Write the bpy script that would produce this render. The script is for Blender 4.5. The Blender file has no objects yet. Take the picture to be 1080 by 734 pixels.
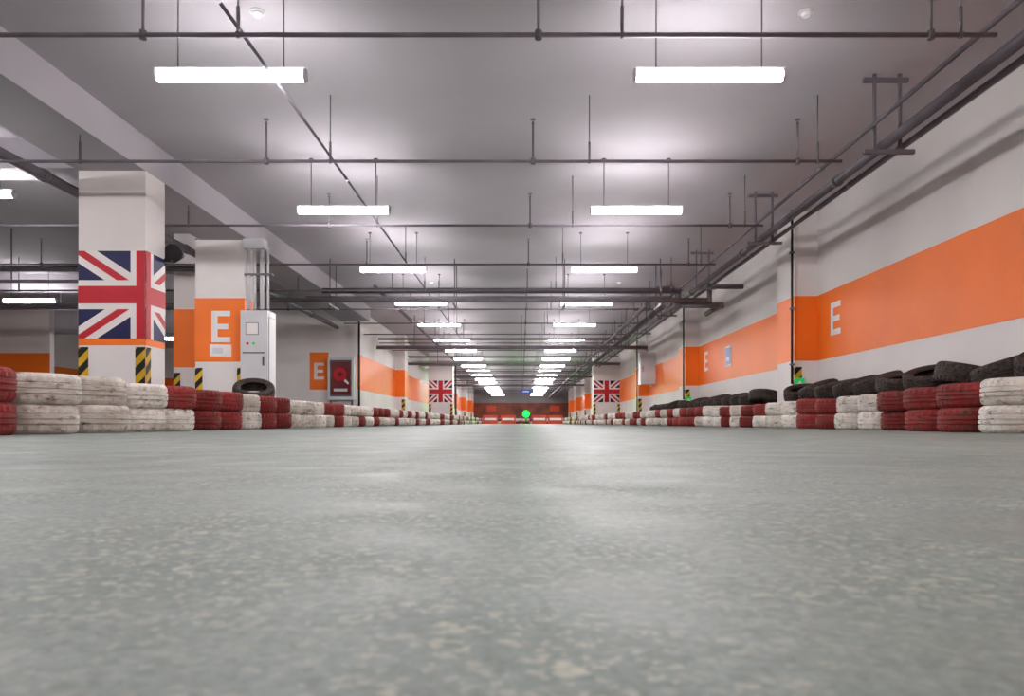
import bpy, math, random
from mathutils import Matrix, Vector
random.seed(7)
S = bpy.context.scene
S.view_settings.view_transform = 'Standard'

# ---------------------------------------------------------------- materials
def lin(c):
    return tuple(((v/255.0)/12.92 if v/255.0 <= .04045 else ((v/255.0+.055)/1.055)**2.4) for v in c)+(1,)

def mat(name, rgb, rough=.6, metal=0, spec=.3, var=.12, scale=3.0, emit=None, es=0, dark=None, bump=0):
    m = bpy.data.materials.new(name); m.use_nodes = True
    nt = m.node_tree; n = nt.nodes; l = nt.links
    p = n['Principled BSDF']
    p.inputs['Roughness'].default_value = rough
    p.inputs['Metallic'].default_value = metal
    p.inputs['Specular IOR Level'].default_value = spec
    g = n.new('ShaderNodeNewGeometry')
    t = n.new('ShaderNodeTexNoise'); t.inputs['Scale'].default_value = scale
    t.inputs['Detail'].default_value = 5
    l.new(g.outputs['Position'], t.inputs['Vector'])
    r = n.new('ShaderNodeValToRGB')
    c = lin(rgb)
    d = lin(dark) if dark else tuple(v*(1-var*2) for v in c[:3])+(1,)
    r.color_ramp.elements[0].position = .3; r.color_ramp.elements[0].color = d
    r.color_ramp.elements[1].position = .6; r.color_ramp.elements[1].color = c
    l.new(t.outputs['Fac'], r.inputs['Fac'])
    l.new(r.outputs['Color'], p.inputs['Base Color'])
    if bump:
        b = n.new('ShaderNodeBump'); b.inputs['Strength'].default_value = bump
        b.inputs['Distance'].default_value = .01
        l.new(t.outputs['Fac'], b.inputs['Height']); l.new(b.outputs['Normal'], p.inputs['Normal'])
    if emit:
        p.inputs['Emission Color'].default_value = lin(emit)
        p.inputs['Emission Strength'].default_value = es
    return m

def tyre_mat(name, paint, rubber, amount, soil=(.62, .59, .56, 1)):
    m = bpy.data.materials.new(name); m.use_nodes = True
    nt = m.node_tree; n = nt.nodes; l = nt.links
    p = n['Principled BSDF']; p.inputs['Roughness'].default_value = .7
    p.inputs['Specular IOR Level'].default_value = .25
    g = n.new('ShaderNodeNewGeometry')
    t = n.new('ShaderNodeTexNoise'); t.inputs['Scale'].default_value = 9; t.inputs['Detail'].default_value = 10
    t.inputs['Roughness'].default_value = .75
    mp = n.new('ShaderNodeMapping'); mp.inputs['Scale'].default_value = (1, 1, 2.6)
    l.new(g.outputs['Position'], mp.inputs['Vector']); l.new(mp.outputs['Vector'], t.inputs['Vector'])
    r = n.new('ShaderNodeValToRGB')
    e = r.color_ramp.elements
    e[0].position = amount-.09; e[0].color = lin(rubber)
    e[1].position = amount+.06; e[1].color = lin(paint)
    mid = e.new(amount-.01); mid.color = tuple((a*.65+b*.35) for a, b in zip(lin(paint), lin((120, 100, 82))))
    l.new(t.outputs['Fac'], r.inputs['Fac'])
    t2 = n.new('ShaderNodeTexNoise'); t2.inputs['Scale'].default_value = 2.2; t2.inputs['Detail'].default_value = 6
    l.new(g.outputs['Position'], t2.inputs['Vector'])
    mx = n.new('ShaderNodeMixRGB'); mx.blend_type = 'MULTIPLY'; mx.inputs['Fac'].default_value = 1
    r2 = n.new('ShaderNodeValToRGB'); r2.color_ramp.elements[0].position = .38
    r2.color_ramp.elements[0].color = soil; r2.color_ramp.elements[1].position = .62
    l.new(t2.outputs['Fac'], r2.inputs['Fac'])
    l.new(r.outputs['Color'], mx.inputs['Color1']); l.new(r2.outputs['Color'], mx.inputs['Color2'])
    l.new(mx.outputs['Color'], p.inputs['Base Color'])
    b = n.new('ShaderNodeBump'); b.inputs['Strength'].default_value = .3; b.inputs['Distance'].default_value = .004
    l.new(t.outputs['Fac'], b.inputs['Height']); l.new(b.outputs['Normal'], p.inputs['Normal'])
    return m

M = {}
M['white'] = mat('white_wall_paint', (228, 223, 221), .6, var=.05, scale=.8)
M['orange'] = mat('orange_paint', (248, 120, 32), .5, var=.04, scale=1.2)
M['ceil'] = mat('ceiling_paint', (184, 180, 186), .8, var=.05, scale=.5, spec=.1)
M['pipe'] = mat('grey_pipe_paint', (108, 103, 110), .5, var=.12, scale=4, metal=.1)
M['steel'] = mat('galvanised_steel', (112, 108, 112), .4, var=.1, scale=8, metal=.4)
M['bpipe'] = mat('black_pipe', (35, 33, 35), .5)
M['box'] = mat('cabinet_metal', (206, 206, 210), .4, var=.04)
M['boxd'] = mat('cabinet_dark_trim', (80, 82, 88), .4)
M['blue'] = mat('flag_blue', (24, 26, 78), .5, var=.06)
M['fw'] = mat('flag_white', (232, 226, 224), .5, var=.03)
M['red'] = mat('flag_red', (190, 28, 44), .5, var=.05)
M['yel'] = mat('hazard_yellow', (215, 170, 30), .5)
M['blk'] = mat('hazard_black', (25, 24, 26), .5)
M['lamp'] = mat('lamp_diffuser', (255, 255, 255), .4, emit=(255, 250, 251), es=112)
M['lhouse'] = mat('lamp_housing', (225, 225, 228), .4, var=.02)
M['green'] = mat('green_light', (30, 220, 90), .4, emit=(0, 255, 2), es=400)
M['gsign'] = mat('exit_sign_green', (20, 150, 75), .4, emit=(20, 200, 100), es=.5)
M['bsign'] = mat('blue_sign', (40, 90, 170), .4, emit=(50, 120, 255), es=.1)
M['glass'] = mat('red_glass', (110, 18, 28), .15, spec=.6)
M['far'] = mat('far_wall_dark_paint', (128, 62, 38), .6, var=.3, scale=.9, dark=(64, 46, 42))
M['barrier'] = mat('barrier_red_plastic', (190, 66, 36), .5, var=.1)
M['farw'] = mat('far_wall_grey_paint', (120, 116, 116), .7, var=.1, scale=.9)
M['tw'] = tyre_mat('tire_white_paint', (226, 220, 213), (92, 80, 70), .435)
M['tr'] = tyre_mat('tire_red_paint', (140, 44, 44), (50, 34, 33), .44, (.55, .5, .48, 1))
M['tb'] = tyre_mat('tire_black_rubber', (50, 45, 46), (24, 22, 23), .48)

def floor_mat():
    m = bpy.data.materials.new('worn_grey_floor'); m.use_nodes = True
    nt = m.node_tree; n = nt.nodes; l = nt.links
    p = n['Principled BSDF']; p.inputs['Specular IOR Level'].default_value = .2
    g = n.new('ShaderNodeNewGeometry')
    def noise(scale, det=3, rough=.5, vec=None):
        t = n.new('ShaderNodeTexNoise'); t.inputs['Scale'].default_value = scale
        t.inputs['Detail'].default_value = det; t.inputs['Roughness'].default_value = rough
        l.new(vec or g.outputs['Position'], t.inputs['Vector']); return t.outputs['Fac']
    def ramp(f, a, b, ca, cb):
        r = n.new('ShaderNodeValToRGB'); e = r.color_ramp.elements
        e[0].position = a; e[0].color = ca; e[1].position = b; e[1].color = cb
        l.new(f, r.inputs['Fac']); return r.outputs['Color']
    def mix(f, a, b, bt='MIX'):
        x = n.new('ShaderNodeMixRGB'); x.blend_type = bt
        if isinstance(f, float): x.inputs['Fac'].default_value = f
        else: l.new(f, x.inputs['Fac'])
        for s, v in (('Color1', a), ('Color2', b)):
            if isinstance(v, tuple): x.inputs[s].default_value = v
            else: l.new(v, x.inputs[s])
        return x.outputs['Color']
    base = ramp(noise(1.1, 6, .6), .35, .65, lin((112, 123, 119)), lin((132, 141, 136)))
    fine = ramp(noise(150, 6, .8), .32, .68, (.62, .62, .62, 1), (1.15, 1.15, 1.15, 1))
    base = mix(1.0, base, fine, 'MULTIPLY')
    dn = n.new('ShaderNodeTexNoise'); dn.inputs['Scale'].default_value = 190; dn.inputs['Detail'].default_value = 3
    l.new(g.outputs['Position'], dn.inputs['Vector'])
    vm = n.new('ShaderNodeVectorMath'); vm.operation = 'MULTIPLY_ADD'
    vm.inputs[1].default_value = (.007, .007, 0); l.new(dn.outputs['Color'], vm.inputs[0]); l.new(g.outputs['Position'], vm.inputs[2])
    zone = ramp(noise(7, 4), .42, .62, (.15, .15, .15, 1), (.62, .62, .62, 1))
    for sc, lo in ((300, .80), (165, .90)):
        v = n.new('ShaderNodeTexVoronoi'); v.inputs['Scale'].default_value = sc
        l.new(vm.outputs['Vector'], v.inputs['Vector'])
        sep = n.new('ShaderNodeSeparateColor'); l.new(v.outputs['Color'], sep.inputs['Color'])
        pick = ramp(sep.outputs['Red'], lo, lo+.06, (0, 0, 0, 1), (.9, .9, .9, 1))
        f = mix(1.0, pick, zone, 'MULTIPLY')
        base = mix(f, base, lin((176, 174, 156)))
        pick2 = ramp(sep.outputs['Green'], lo+.03, lo+.07, (0, 0, 0, 1), (.4, .4, .4, 1))
        base = mix(pick2, base, lin((88, 95, 92)))
    sm = ramp(noise(2.3, 8, .7), .5, .68, (0, 0, 0, 1), (.6, .6, .6, 1))
    base = mix(sm, base, lin((104, 109, 102)))
    l.new(base, p.inputs['Base Color'])
    rr = ramp(noise(7, 5), .3, .7, (.42, .42, .42, 1), (.66, .66, .66, 1))
    l.new(rr, p.inputs['Roughness'])
    b = n.new('ShaderNodeBump'); b.inputs['Strength'].default_value = .35; b.inputs['Distance'].default_value = .002
    l.new(noise(120, 5, .6), b.inputs['Height']); l.new(b.outputs['Normal'], p.inputs['Normal'])
    return m
M['floor'] = floor_mat()

# ---------------------------------------------------------------- builder
class B:
    def __init__(s): s.v = []; s.f = []; s.m = []; s.mats = []; s.sm = []
    def mi(s, k):
        if k not in s.mats: s.mats.append(k)
        return s.mats.index(k)
    def poly(s, pts, k):
        o = len(s.v); s.v += [tuple(p) for p in pts]; s.f.append(tuple(range(o, o+len(pts)))); s.m.append(s.mi(k)); s.sm.append(False)
    def box(s, x0, x1, y0, y1, z0, z1, k, bev=0):
        o = len(s.v); i = s.mi(k)
        s.v += [(x0, y0, z0), (x1, y0, z0), (x1, y1, z0), (x0, y1, z0), (x0, y0, z1), (x1, y0, z1), (x1, y1, z1), (x0, y1, z1)]
        for q in ((0, 3, 2, 1), (4, 5, 6, 7), (0, 1, 5, 4), (1, 2, 6, 5), (2, 3, 7, 6), (3, 0, 4, 7)):
            s.f.append(tuple(o+a for a in q)); s.m.append(i); s.sm.append(False)
    def cyl(s, a, b, r, k, seg=10, r2=None):
        a = Vector(a); b = Vector(b); d = (b-a).normalized()
        up = Vector((0, 0, 1)) if abs(d.z) < .9 else Vector((1, 0, 0))
        e1 = d.cross(up).normalized(); e2 = d.cross(e1)
        r2 = r if r2 is None else r2
        o = len(s.v); i = s.mi(k)
        for c, rr in ((a, r), (b, r2)):
            for j in range(seg):
                t = 2*math.pi*j/seg
                s.v.append(tuple(c+(e1*math.cos(t)+e2*math.sin(t))*rr))
        for j in range(seg):
            q = (j+1) % seg
            s.f.append((o+j, o+q, o+seg+q, o+seg+j)); s.m.append(i); s.sm.append(True)
        s.f.append(tuple(o+j for j in range(seg))[::-1]); s.m.append(i); s.sm.append(False)
        s.f.append(tuple(o+seg+j for j in range(seg))); s.m.append(i); s.sm.append(False)
    def path(s, pts, r, k, seg=10):
        for a, b in zip(pts, pts[1:]): s.cyl(a, b, r, k, seg)
        for p in pts[1:-1]:
            s.cyl((p[0]-r*.0, p[1], p[2]-r), (p[0], p[1], p[2]+r), r*1.15, k, seg)
    def tyre(s, mtx, k, seg=64, lo=False):
        if lo:
            prof = [(.18, -.07), (.25, -.1), (.29, -.08), (.3, -.03), (.3, .03), (.29, .08), (.25, .1), (.18, .07)]
            seg = 20
        else:
            prof = [(.185, -.068), (.20, -.082), (.235, -.098), (.268, -.099), (.287, -.085), (.295, -.07),
                    (.298, -.042), (.290, -.040), (.290, -.032), (.2995, -.030), (.300, -.004), (.292, -.003), (.292, .003), (.300, .004),
                    (.2995, .030), (.290, .032), (.290, .040), (.298, .042), (.295, .07), (.287, .085), (.268, .099), (.235, .098),
                    (.20, .082), (.185, .068), (.2, .06), (.265, .07), (.285, .0), (.265, -.07), (.2, -.06)]
        o = len(s.v); i = s.mi(k); P = len(prof)
        for j in range(seg):
            t = 2*math.pi*j/seg; c = math.cos(t); n = math.sin(t)
            for (r, z) in prof:
                if not lo and abs(z) > .04 and r > .28 and j % 2 == 0: r -= .008
                s.v.append(tuple(mtx @ Vector((r*c, r*n, z))))
        for j in range(seg):
            q = (j+1) % seg
            for a in range(P):
                b = (a+1) % P
                if lo and a == P-1: continue
                s.f.append((o+j*P+a, o+q*P+a, o+q*P+b, o+j*P+b)); s.m.append(i); s.sm.append(lo)
    def done(s, name, parent=None):
        me = bpy.data.meshes.new(name); me.from_pydata(s.v, [], s.f)
        for k in s.mats: me.materials.append(M[k])
        me.polygons.foreach_set('material_index', s.m); me.polygons.foreach_set('use_smooth', s.sm)
        me.update()
        xs = [v[0] for v in s.v]; ys = [v[1] for v in s.v]; zs = [v[2] for v in s.v]
        c = Vector(((min(xs)+max(xs))/2, (min(ys)+max(ys))/2, min(zs)))
        me.transform(Matrix.Translation(-c))
        ob = bpy.data.objects.new(name, me); ob.location = c
        S.collection.objects.link(ob)
        if parent: ob.parent = parent
        return ob

def clip(poly, a, b, c):  # keep a*x+b*y<=c
    out = []
    for i in range(len(poly)):
        p = poly[i]; q = poly[(i+1) % len(poly)]
        dp = a*p[0]+b*p[1]-c; dq = a*q[0]+b*q[1]-c
        if dp <= 0: out.append(p)
        if dp*dq < 0:
            t = dp/(dp-dq); out.append((p[0]+t*(q[0]-p[0]), p[1]+t*(q[1]-p[1])))
    return out
def cliprect(p, x0, x1, y0, y1):
    for a, b, c in ((-1, 0, -x0), (1, 0, x1), (0, -1, -y0), (0, 1, y1)):
        if len(p) < 3: return []
        p = clip(p, a, b, c)
    return p if len(p) > 2 else []
def flag(bd, W, H, x0, x1, mp):
    L = [([(-W/2, -H/2), (W/2, -H/2), (W/2, H/2), (-W/2, H/2)], 'blue', 0)]
    ln = math.hypot(W, H)
    for si, sg in enumerate((1, -1)):
        nx, ny = -H*sg/ln, W/ln
        for w, k, z in ((.115*H, 'fw', 1), (.038*H, 'red', 3)):
            ax, ay, bx, by = -W, -H*sg, W, H*sg
            L.append(([(ax+nx*w, ay+ny*w), (ax-nx*w, ay-ny*w), (bx-nx*w, by-ny*w), (bx+nx*w, by+ny*w)], k, z+si))
    for w, k, z in ((.165*H, 'fw', 5), (.1*H, 'red', 7)):
        L.append(([(-W/2, -w), (W/2, -w), (W/2, w), (-W/2, w)], k, z))
        L.append(([(-w, -H/2), (w, -H/2), (w, H/2), (-w, H/2)], k, z+1))
    for p, k, z in L:
        p = cliprect(p, x0, x1, -H/2, H/2)
        if p: bd.poly([mp(u, v, .003+.001*z) for u, v in p], k)
def stripes(bd, w, h, mp):
    bd.poly([mp(*p, .004) for p in ((0, 0), (w, 0), (w, h), (0, h))], 'yel')
    y = -w*2
    while y < h+w:
        p = cliprect([(0, y), (w, y+w), (w, y+w*1.9), (0, y+w*.9)], 0, w, 0, h)
        if p: bd.poly([mp(u, v, .006) for u, v in p], 'blk')
        y += w*1.8
def letterE(bd, w, h, mp, k='fw'):
    t = h*.17; s = t*1.15
    for x0, x1, y0, y1 in ((0, s, 0, h), (s, w, 0, t), (s, w*.9, h/2-t/2, h/2+t/2), (s, w, h-t, h)):
        bd.poly([mp(a, b, .006) for a, b in ((x0, y0), (x1, y0), (x1, y1), (x0, y1))], k)

CH = 3.5; B0 = 1.08; B1 = 2.13; XR = 4.8; XL = -4.9; YE = 76
# ---------------------------------------------------------------- room shell
b = B(); b.box(-17, XR, -4, YE, -.1, 0, 'floor'); b.done('floor')
b = B(); b.box(-17, XR, -4, YE, CH, CH+.1, 'ceil'); b.done('ceiling')
b = B(); b.box(XR, XR+.2, -4, YE, 0, CH, 'white'); b.box(XR-.004, XR, -4, YE, B0, B1, 'orange')
for yy in (11.1, 19.0, 27.2):
    letterE(b, .36, .5, lambda u, v, d, yy=yy: (XR-.004-d, yy+.36-u, 1.42+v))
b.done('wall_right')
b = B(); b.box(-17, XR, YE, YE+.2, 0, CH, 'farw'); b.box(-17, XR, YE-.01, YE, B0-.5, B1, 'far')
for x in (-3.6, 2.9): b.box(x, x+1.0, YE-.02, YE-.01, B0+.2, B1-.3, 'barrier')
b.done('wall_far')
b = B(); b.box(-17, XR, -4.2, -4, 0, CH, 'white'); b.box(-17, XR, -4, -3.996, B0, B1, 'orange'); b.done('wall_behind')
b = B(); b.box(-17.2, -17, -4, YE, 0, CH, 'white'); b.box(-17, -16.996, -4, YE, B0, B1, 'orange'); b.done('wall_outer_left')
b = B(); b.box(XL-.2, XL, 22, YE, 0, CH, 'white'); b.box(XL, XL+.004, 22, YE, B0, B1, 'orange'); b.done('wall_left')
b = B(); b.box(-9.9, XL-.2, 22, 22.2, 0, CH, 'white')
b.box(-6.3, -5.74, 21.996, 22, 1.06, 2.17, 'orange')
letterE(b, .3, .5, lambda u, v, d: (-6.17+u, 21.996-d, 1.36+v)); b.done('wall_bay')
b = B(); b.box(-17, -13.9, 21.8, 22, 0, CH, 'white'); b.box(-17, -13.9, 21.796, 21.8, B0, B1, 'orange'); b.done('wall_bay.001')
b = B(); b.box(-17, XL-.2, 34, 34.2, 0, CH, 'white'); b.box(-17, XL-.2, 33.996, 34, B0, B1, 'orange'); b.done('wall_bay_far')
# ceiling beams
b = B(); b.box(-5.3, -4.5, -4, 22, 3.09, CH, 'ceil'); b.done('trim_beam_left')
b = B()
for y in (8.9, 17): b.box(-17, -5.3, y, y+.45, 3.14, CH, 'ceil')
b.done('trim_beam_cross')
b = B(); b.box(-17, -9.9, 22.0, 22.4, 2.75, CH, 'ceil'); b.done('trim_beam_bay')

# ---------------------------------------------------------------- columns
def column(x0, x1, y0, y1, top, kind, name='column', hz=('l', 'r')):
    b = B(); b.box(x0, x1, y0, y1, 0, top, 'white')
    H = B1-B0; zc = (B0+B1)/2
    if kind == 'wrap':      # flag wrapped round the aisle-side corner
        W = 2*(x1-x0)
        flag(b, W, H, -W/2, .0, lambda u, v, d: (x1+u, y0-d, zc+v))
        flag(b, W, H, 0, y1-y0, lambda u, v, d: (x1+d, y0+u, zc+v))
        b.box(x0-.002, x1+.002, y0-.002, y1+.002, B0-.08, B0, 'orange')
    elif kind == 'flag':
        W = x1-x0
        flag(b, W-.04, H, -W/2, W/2, lambda u, v, d: ((x0+x1)/2+u, y0-d, zc+v))
    else:
        b.box(x0-.004, x1+.004, y0-.004, y1+.004, B0, B1, 'orange')
        if kind == 'E':
            letterE(b, .31, .52, lambda u, v, d: (x0+.27+u, y0-.004-d, 1.4+v))
            b.poly([(x0+.24, y0-.012, 1.17), (x0+.6, y0-.012, 1.16), (x0+.6, y0-.012, 1.36), (x0+.24, y0-.012, 1.37)], 'fw')
            b.poly([(x0+.29, y0-.014, 1.22), (x0+.46, y0-.014, 1.215), (x0+.46, y0-.014, 1.31), (x0+.29, y0-.014, 1.315)], 'box')
    w = .12
    if 'l' in hz:
        stripes(b, w, B0-.1, lambda u, v, d: (x0+u, y0-d, v))
        stripes(b, w, B0-.1, lambda u, v, d: (x0-d, y0+u, v))
    if 'r' in hz:
        stripes(b, w, B0-.1, lambda u, v, d: (x1-w+u, y0-d, v))
        stripes(b, w, B0-.1, lambda u, v, d: (x1+d, y0+u, v))
    return b.done(name)
column(-5.3, -4.5, 8.85, 9.33, 3.09, 'wrap')
column(-5.38, -4.57, 12.2, 12.68, 3.09, 'E')
column(-6.3, -5.6, 13.4, 14.0, CH, 'band')
column(-4.52, -3.35, 36, 36.7, CH, 'flag', 'column')
column(3.5, 5.0-.2, 36, 36.7, CH, 'flag', 'column')
for y in (12, 20, 28, 44, 52, 60, 68):
    column(4.43, 4.8, y, y+.8, CH, 'band', 'wall_pillar', hz=('l',))
for y in (28.8, 44, 52, 60, 68):
    column(-4.9, -4.55, y, y+.8, CH, 'band', 'wall_pillar', hz=('r',))

# ---------------------------------------------------------------- lamps
def lamp(x, y):
    b = B(); z = 2.83; h = .6
    b.box(x-h, x+h, y-.03, y+.03, z+.03, z+.055, 'lhouse')
    b.cyl((x-h+.02, y, z), (x+h-.02, y, z), .045, 'lamp', 12)
    b.cyl((x-h, y, z), (x-h+.02, y, z), .048, 'lhouse', 12)
    b.cyl((x+h-.02, y, z), (x+h, y, z), .048, 'lhouse', 12)
    for s in (-.42, .42): 
        b.cyl((x+s, y, z+.05), (x+s, y, CH), .006, 'steel', 6)
        b.cyl((x+s, y, CH-.02), (x+s, y, CH), .03, 'steel', 8)
    b.done('fluorescent_lamp')
k = -2  # rows before the first visible pair: unseen lamps added for even light
while 5.88+3.72*k < 74:
    y = 5.88+3.72*k
    d = min((y-(5.22+2.52*j) for j in range(-2, 28)), key=abs)
    if abs(d) < .12: y += .12-abs(d) if d >= 0 else abs(d)-.12
    lamp(-2.31, y); lamp(1.49, y); k += 1
for y in (1.5, 5.4, 8.93, 16.7): lamp(-6.72 if y != 16.7 else -11.1, y)
for y in (5.4, 9.6, 24.2, 30): lamp(-11.1, y)

# ---------------------------------------------------------------- pipes
PZ = 2.81
for k in range(-1, 27):
    y = 5.22+2.52*k
    b = B(); xl = -16.8 if y < 20 else XL+.02
    b.cyl((xl, y, PZ), (3.35, y, PZ), .017, 'pipe', 8)
    st = [-2.67, .12, 2.89]; hg = [-2.0, .71, 3.1]
    if y < 20: st += [-5.62, -8.3, -11.1, -13.9]; hg += [-4.62, -7.6, -10.4]
    for x in st:
        b.cyl((x, y, PZ), (x, y, 3.2), .011, 'pipe', 8)
        b.cyl((x, y, PZ-.03), (x, y, PZ+.03), .026, 'pipe', 8)
        b.cyl((x, y, 3.2), (x, y, 3.23), .018, 'steel', 8, .006)
        b.cyl((x, y, 3.245), (x, y, 3.25), .03, 'steel', 8)
    for x in hg:
        top = 3.09 if (x == -4.62) else CH
        b.cyl((x, y, PZ+.02), (x, y, top), .007, 'steel', 6)
        b.cyl((x-.012, y, PZ), (x+.012, y, PZ), .025, 'steel', 8)
        b.cyl((x, y, PZ+.03), (x, y, PZ+.2), .013, 'steel', 6)
    b.done('sprinkler_pipe')
def longpipe(x, z, r, y0, y1, name, k='pipe', seg=12):
    b = B()
    b.cyl((x, y0, z), (x, y1, z), r, k, seg)
    y = y0+1.5
    while y < y1:
        b.cyl((x, y, z), (x, y+.09, z), r*1.25, 'steel', seg); y += 3.6
    b.done(name)
for a, c in ((-3.9, 35.95), (36.75, 75.9)):
    longpipe(3.60, 2.83, .05, a, c, 'water_main_pipe')
    longpipe(3.76, 2.80, .028, a, c, 'conduit_pipe')
longpipe(3.42, 2.97, .022, -3.9, 75.9, 'conduit_pipe')
longpipe(-2.0, 2.86, .013, -3.9, 75.9, 'conduit_pipe')
longpipe(-5.46, 2.9, .06, -3.9, 21.9, 'water_main_pipe')
longpipe(2.75, 2.66, .05, 16.2, 75.9, 'water_main_pipe')
longpipe(3.1, 2.62, .055, 16.2, 75.9, 'water_main_pipe')
longpipe(-3.1, 2.95, .04, 15.6, 75.9, 'water_main_pipe')
y = 7.27
while y < 74:
    b = B()
    for x in (3.47, 3.72): b.box(x-.014, x+.014, y-.014, y+.014, 2.72, CH, 'pipe')
    b.box(3.36, 3.80, y-.02, y+.02, 3.42, 3.46, 'pipe'); b.box(3.36, 3.86, y-.02, y+.02, 2.715, 2.755, 'pipe')
    b.done('pipe_bracket'); y += 3.7
# big transverse bundle
b = B()
b.path([(-5.2, 15.35, 2.62), (3.9, 15.35, 2.62), (3.9, 15.35, 2.9), (4.6, 15.35, 2.9)], .05, 'pipe')
b.path([(-4.2, 15.6, 2.86), (3.3, 15.6, 2.86), (3.3, 15.6, 2.55), (4.2, 15.6, 2.55), (4.2, 16.8, 2.55)], .06, 'pipe')
b.box(-4.6, 3.2, 15.8, 16.1, 2.70, 2.73, 'steel'); b.box(-4.6, 3.2, 15.79, 15.8, 2.70, 2.78, 'steel')
for x in (-4, -1.4, .9, 2.9):
    b.cyl((x, 15.45, 2.55), (x, 15.45, CH), .012, 'steel', 6); b.cyl((x, 15.95, 2.55), (x, 15.95, CH), .012, 'steel', 6)
    b.box(x-.02, x+.02, 15.3, 16.12, 2.52, 2.56, 'steel')
b.done('pipe_bundle')
for y in (23.5, 30, 38.5, 47):
    z = 2.47
    b = B(); b.cyl((-4.6, y, z), (4.0, y, z), .06, 'pipe'); b.cyl((-4.6, y+.3, z+.3), (3.4, y+.3, z+.3), .035, 'pipe')
    for x in (-3.4, 0, 3.3): b.cyl((x, y, z), (x, y, CH), .012, 'steel', 6)
    b.done('pipe_bundle')
# left-room pipework
b = B(); b.cyl((-16.9, 13.0, 2.78), (-5.5, 13.0, 2.78), .05, 'pipe'); b.cyl((-16.9, 13.2, 2.6), (-6.4, 13.2, 2.6), .03, 'pipe')
b.box(-16.9, -6.6, 15.6, 15.95, 2.52, 2.6, 'pipe')
for x in (-14, -11.5, -9, -7): b.cyl((x, 13.05, 2.6), (x, 13.05, CH), .012, 'steel', 6); b.cyl((x, 15.8, 2.6), (x, 15.8, CH), .012, 'steel', 6)
b.done('pipe_bundle')
# vertical black risers
def riser(x, y, z0, z1, r=.022):
    b = B(); b.cyl((x, y, z0), (x, y, z1), r, 'bpipe', 8)
    z = z0+.3
    while z < z1: b.box(x-.035, x+.035, y-.03, y+.03, z, z+.03, 'steel'); z += .9
    b.done('riser_pipe')
riser(4.36, 11.92, .7, CH, .02); riser(4.36, 19.9, .7, CH); riser(4.36, 27.9, .1, CH)
riser(-4.8, 21.85, 0, CH, .035); riser(-3.2, 35.9, .1, 2.9, .03)

# smoke detectors
for x, y in ((-2.2, 6.16), (2.37, 6.16), (-2.2, 12), (2.37, 12), (-2.2, 18), (2.37, 18)):
    b = B(); b.cyl((x, y, CH-.015), (x, y, CH), .06, 'lhouse', 16); b.cyl((x, y, CH-.045), (x, y, CH-.015), .03, 'lhouse', 16, .05)
    b.done('smoke_detector')

# electrical cabinet on second column
b = B(); x0, x1, y0, y1 = -4.56, -4.12, 12.0, 12.4
b.box(x0, x1, y0, y1, .5, 1.9, 'box')
b.box(x0+.02, x1-.02, y0-.015, y0, .53, 1.87, 'box')
b.box(x0+.04, x1-.04, y0-.018, y0-.014, 1.2, 1.22, 'boxd')
b.box(x0+.09, x0+.3, y0-.02, y0-.014, 1.5, 1.7, 'boxd'); b.box(x0+.10, x0+.29, y0-.024, y0-.018, 1.51, 1.69, 'fw')
b.box(x0+.1, x0+.14, y0-.02, y0-.014, 1.34, 1.38, 'red'); b.box(x0+.2, x0+.24, y0-.02, y0-.014, 1.34, 1.38, 'gsign')
b.box(x1-.07, x1-.05, y0-.04, y0-.014, 1.0, 1.15, 'boxd')
b.box(x1, x1+.004, y0+.05, y1-.05, .6, 1.8, 'boxd'); b.box(x1+.002, x1+.01, y0+.06, y1-.06, .61, 1.79, 'box')
for dx, r in ((.06, .03), (.16, .025), (.28, .035), (.38, .02)):
    b.cyl((x0+dx, 12.2, 1.9), (x0+dx, 12.2, 2.95), r, 'box', 10)
    b.cyl((x0+dx, 12.2, 1.9), (x0+dx, 12.2, 1.94), r*1.4, 'steel', 10)
b.box(x0, x1+.02, 12.15, 12.25, 2.5, 2.53, 'steel'); b.box(x0, x1-.1, 12.1, 12.3, 2.93, 3.09, 'box')
for x in (x0+.04, x1-.08): b.box(x, x+.04, y0+.1, y0+.14, 0, .5, 'steel')
b.done('electrical_cabinet')
# small cabinet on right wall far
b = B(); b.box(4.25, 4.8, 26.4, 26.9, 1.45, 2.6, 'box'); b.box(4.27, 4.78, 26.385, 26.4, 1.48, 2.57, 'box')
b.box(4.32, 4.34, 26.36, 26.385, 1.9, 2.1, 'boxd'); b.cyl((4.5, 26.6, 2.6), (4.5, 26.6, CH), .03, 'box'); b.done('electrical_cabinet')
# hydrant cabinet
b = B(); x0, x1 = -5.7, -4.93
b.box(x0, x1, 21.75, 21.995, .75, 2.0, 'box'); b.box(x0+.07, x1-.07, 21.74, 21.75, .85, 1.92, 'boxd'); b.box(x0+.1, x1-.1, 21.73, 21.745, .9, 1.87, 'glass')
cx = (x0+x1)/2
import math as _m
b.poly([(cx-.02+.2*_m.cos(a*_m.pi/10), 21.727, 1.5+.2*_m.sin(a*_m.pi/10)) for a in range(20)], 'red')
b.poly([(cx-.02+.07*_m.cos(a*_m.pi/10), 21.724, 1.5+.07*_m.sin(a*_m.pi/10)) for a in range(20)], 'glass')
b.poly([(cx+.1, 21.722, 1.3), (cx+.22, 21.722, 1.2), (cx+.25, 21.722, 1.24), (cx+.14, 21.722, 1.36)], 'fw')
b.poly([(cx-.2, 21.725, 1.0), (cx+.2, 21.725, 1.0), (cx+.2, 21.725, 1.08), (cx-.2, 21.725, 1.08)], 'box')
b.box(x1-.09, x1-.07, 21.7, 21.74, 1.3, 1.5, 'steel'); b.box(x0+.05, x0+.1, 21.8, 21.9, 0, .75, 'steel'); b.box(x1-.1, x1-.05, 21.8, 21.9, 0, .75, 'steel')
b.done('fire_hydrant_cabinet')
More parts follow.
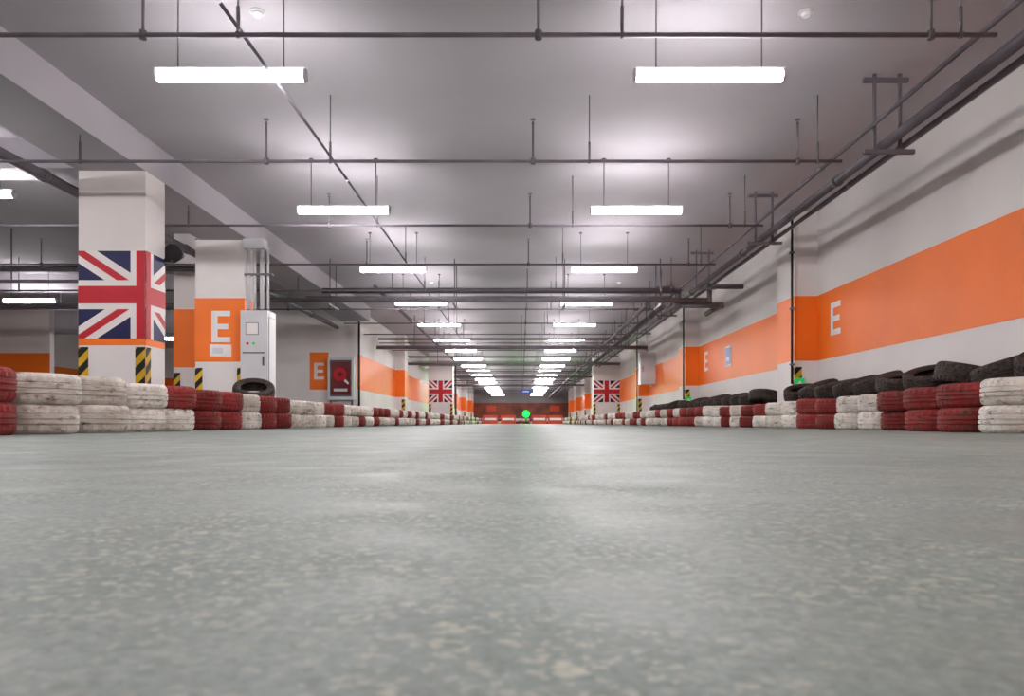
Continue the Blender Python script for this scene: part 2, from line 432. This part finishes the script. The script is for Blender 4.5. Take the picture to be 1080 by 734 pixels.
# exit signs (arrow) on pillars
for (x, y, z) in ((4.50, 11.98, .70), (4.50, 19.98, .68)):
    b = B(); b.box(x-.07, x+.08, y-.01, y+.008, z-.1, z+.1, 'gsign')
    b.poly([(x-.04, y-.012, z), (x+.02, y-.012, z-.06), (x+.02, y-.012, z+.06)], 'fw'); b.box(x+.02, x+.06, y-.013, y-.011, z-.02, z+.02, 'fw')
    b.done('exit_sign')
# poster on right wall
b = B(); b.box(4.78, 4.795, 16.9, 17.35, 1.38, 1.85, 'fw'); b.box(4.776, 4.781, 16.94, 17.31, 1.42, 1.81, 'bsign'); b.box(4.773, 4.777, 17.0, 17.25, 1.5, 1.6, 'fw'); b.done('safety_poster')
# speaker on column
b = B(); b.cyl((-4.42, 9.62, 2.25), (-4.42, 9.37, 2.22), .04, 'bpipe', 14, .12); b.box(-4.49, -4.40, 9.29, 9.33, 2.1, 2.14, 'bpipe'); b.cyl((-4.42, 9.31, 2.12), (-4.42, 9.5, 2.22), .02, 'bpipe', 8); b.done('horn_loudspeaker')
# far hanging sign, signal light, barriers
b = B(); b.box(-.1, 1.0, 60, 60.08, 2.45, 2.8, 'bsign'); b.box(.1, .6, 59.99, 60, 2.57, 2.67, 'fw'); b.cyl((0, 60.04, 2.8), (0, 60.04, CH), .02, 'steel'); b.cyl((.9, 60.04, 2.8), (.9, 60.04, CH), .02, 'steel'); b.done('hanging_sign')
b = B(); b.cyl((.28, 45, 0), (.28, 45, .03), .25, 'bpipe', 16); b.cyl((.28, 45, 0), (.28, 45, .38), .03, 'bpipe'); b.box(.06, .50, 44.95, 45.1, .38, .86, 'bpipe'); b.cyl((.28, 44.93, .62), (.28, 44.95, .62), .17, 'green', 20); b.done('signal_light')
for x in (-2.1, -.9, 1.2, 2.3):
    b = B(); y = 50
    b.poly([(x-.5, y-.2, 0), (x+.5, y-.2, 0), (x+.5, y-.06, .6), (x-.5, y-.06, .6)], 'barrier')
    b.poly([(x-.5, y+.2, 0), (x+.5, y+.2, 0), (x+.5, y+.06, .6), (x-.5, y+.06, .6)], 'barrier')
    b.poly([(x-.5, y-.06, .6), (x+.5, y-.06, .6), (x+.5, y+.06, .6), (x-.5, y+.06, .6)], 'barrier')
    for sx in (-.5, .5): b.poly([(x+sx, y-.2, 0), (x+sx, y+.2, 0), (x+sx, y+.06, .6), (x+sx, y-.06, .6)], 'barrier')
    b.box(x-.4, x+.4, y-.17, y-.1, .25, .4, 'fw')
    b.done('plastic_barrier')

# ---------------------------------------------------------------- tyres
def T(x, y, z, tx=0, ty=0, rz=0, s=1):
    return Matrix.Translation((x, y, z)) @ Matrix.Rotation(tx, 4, 'X') @ Matrix.Rotation(ty, 4, 'Y') @ Matrix.Rotation(rz, 4, 'Z') @ Matrix.Diagonal((1, 1, s, 1))
def stack(x, y, cols, name='tire_stack', s=1):
    b = B(); z = 0
    for i, c in enumerate(cols):
        q = s*random.uniform(.95, 1.02)
        b.tyre(T(x+random.uniform(-.02, .02), y+random.uniform(-.01, .01), z+.1*q, 0, 0, random.uniform(0, 6), q), c); z += .199*q
    return b.done(name)
W, R, K = 'tw', 'tr', 'tb'
left = [(R, R), (W, W), (W, W), (W, W), (W, R), (R, R), (R, R), (W, W), (R, R), (R, R), (W, W), (W, W), (W, W), (W, R), (R, R), (W, W)]
for i, c in enumerate(left):
    stack(-3.2-.02*max(0, min(i, 10)-3), 4.18+.604*i, c)
right = [(W, W), (R, R), (R, R), (R, R), (W, W), (W, W), (R, R), (R, R), (W, W), (W, W), (W, R), (R, R), (W, W), (R, R), (W, W)]
rx = [3.5, 3.55, 3.6, 3.67, 3.74, 3.78, 3.8, 3.8]
for i, c in enumerate(right):
    y = 5.08+.612*i
    stack(rx[i] if i < 8 else 3.8, y, c, s=.98 if i < 1 else (.95 if i < 4 else .92))
# far continuous barriers
for side in (-1, 1):
    b = B(); y = 4.18+.604*16 if side < 0 else 5.08+.612*15
    seq = [W, R, W, W, R, R, W, R]
    j = 0
    while y < 55:
        x = -3.34+min(.29, .01*j) if side < 0 else max(3.05, 3.8-.036*(y-14))
        for h in range(2):
            c = random.choice([W, W, R]) if j % 3 else seq[(j//3) % 8]
            b.tyre(T(x+random.uniform(-.02, .02), y, .1+.2*h), c, lo=True)
        y += .604; j += 1
    b.done('tire_barrier')
# far cross barrier
b = B()
for i in range(10):
    for h in range(2): b.tyre(T(-2.7+.602*i, 56, .1+.2*h), [R, W][(i//2+h) % 2], lo=True)
b.done('tire_barrier')
# dark tyres piled along right wall
b = B(); y = 4.9; i = 0
while y < 24:
    if not any(p-.35 < y < p+1.15 for p in (12, 20)):
        for h in range(2): b.tyre(T(4.47, y, .1+.2*h), K)
        a = random.uniform(.12, .38)
        b.tyre(T(4.43, y, .5+math.sin(a)*.14, random.uniform(-.3, .3), a*random.choice((-1, -1, 1))*.8), K)
    y += .61; i += 1
b.done('black_tire_pile')
# leaning tyre on the left behind the stacks
b = B()
for h in range(2): b.tyre(T(-3.98, 11.0, .1+.2*h), K)
b.tyre(T(-3.98, 11.0, .54, .45, .15), K); b.done('black_tire_pile')

# ---------------------------------------------------------------- world, camera
w = bpy.data.worlds.new('World'); S.world = w; w.use_nodes = True
w.node_tree.nodes['Background'].inputs[0].default_value = (.5, .5, .52, 1)
w.node_tree.nodes['Background'].inputs[1].default_value = .3
cam = bpy.data.cameras.new('camera'); co = bpy.data.objects.new('camera', cam); S.collection.objects.link(co)
co.location = (0, 0, .072); co.rotation_euler = (math.pi/2, 0, 0)
cam.sensor_width = 36; cam.lens = 26; cam.shift_x = -10/1080; cam.shift_y = 79/1080
cam.clip_start = .01; cam.clip_end = 200
cam.dof.use_dof = True; cam.dof.focus_distance = 8; cam.dof.aperture_fstop = 15
S.camera = co
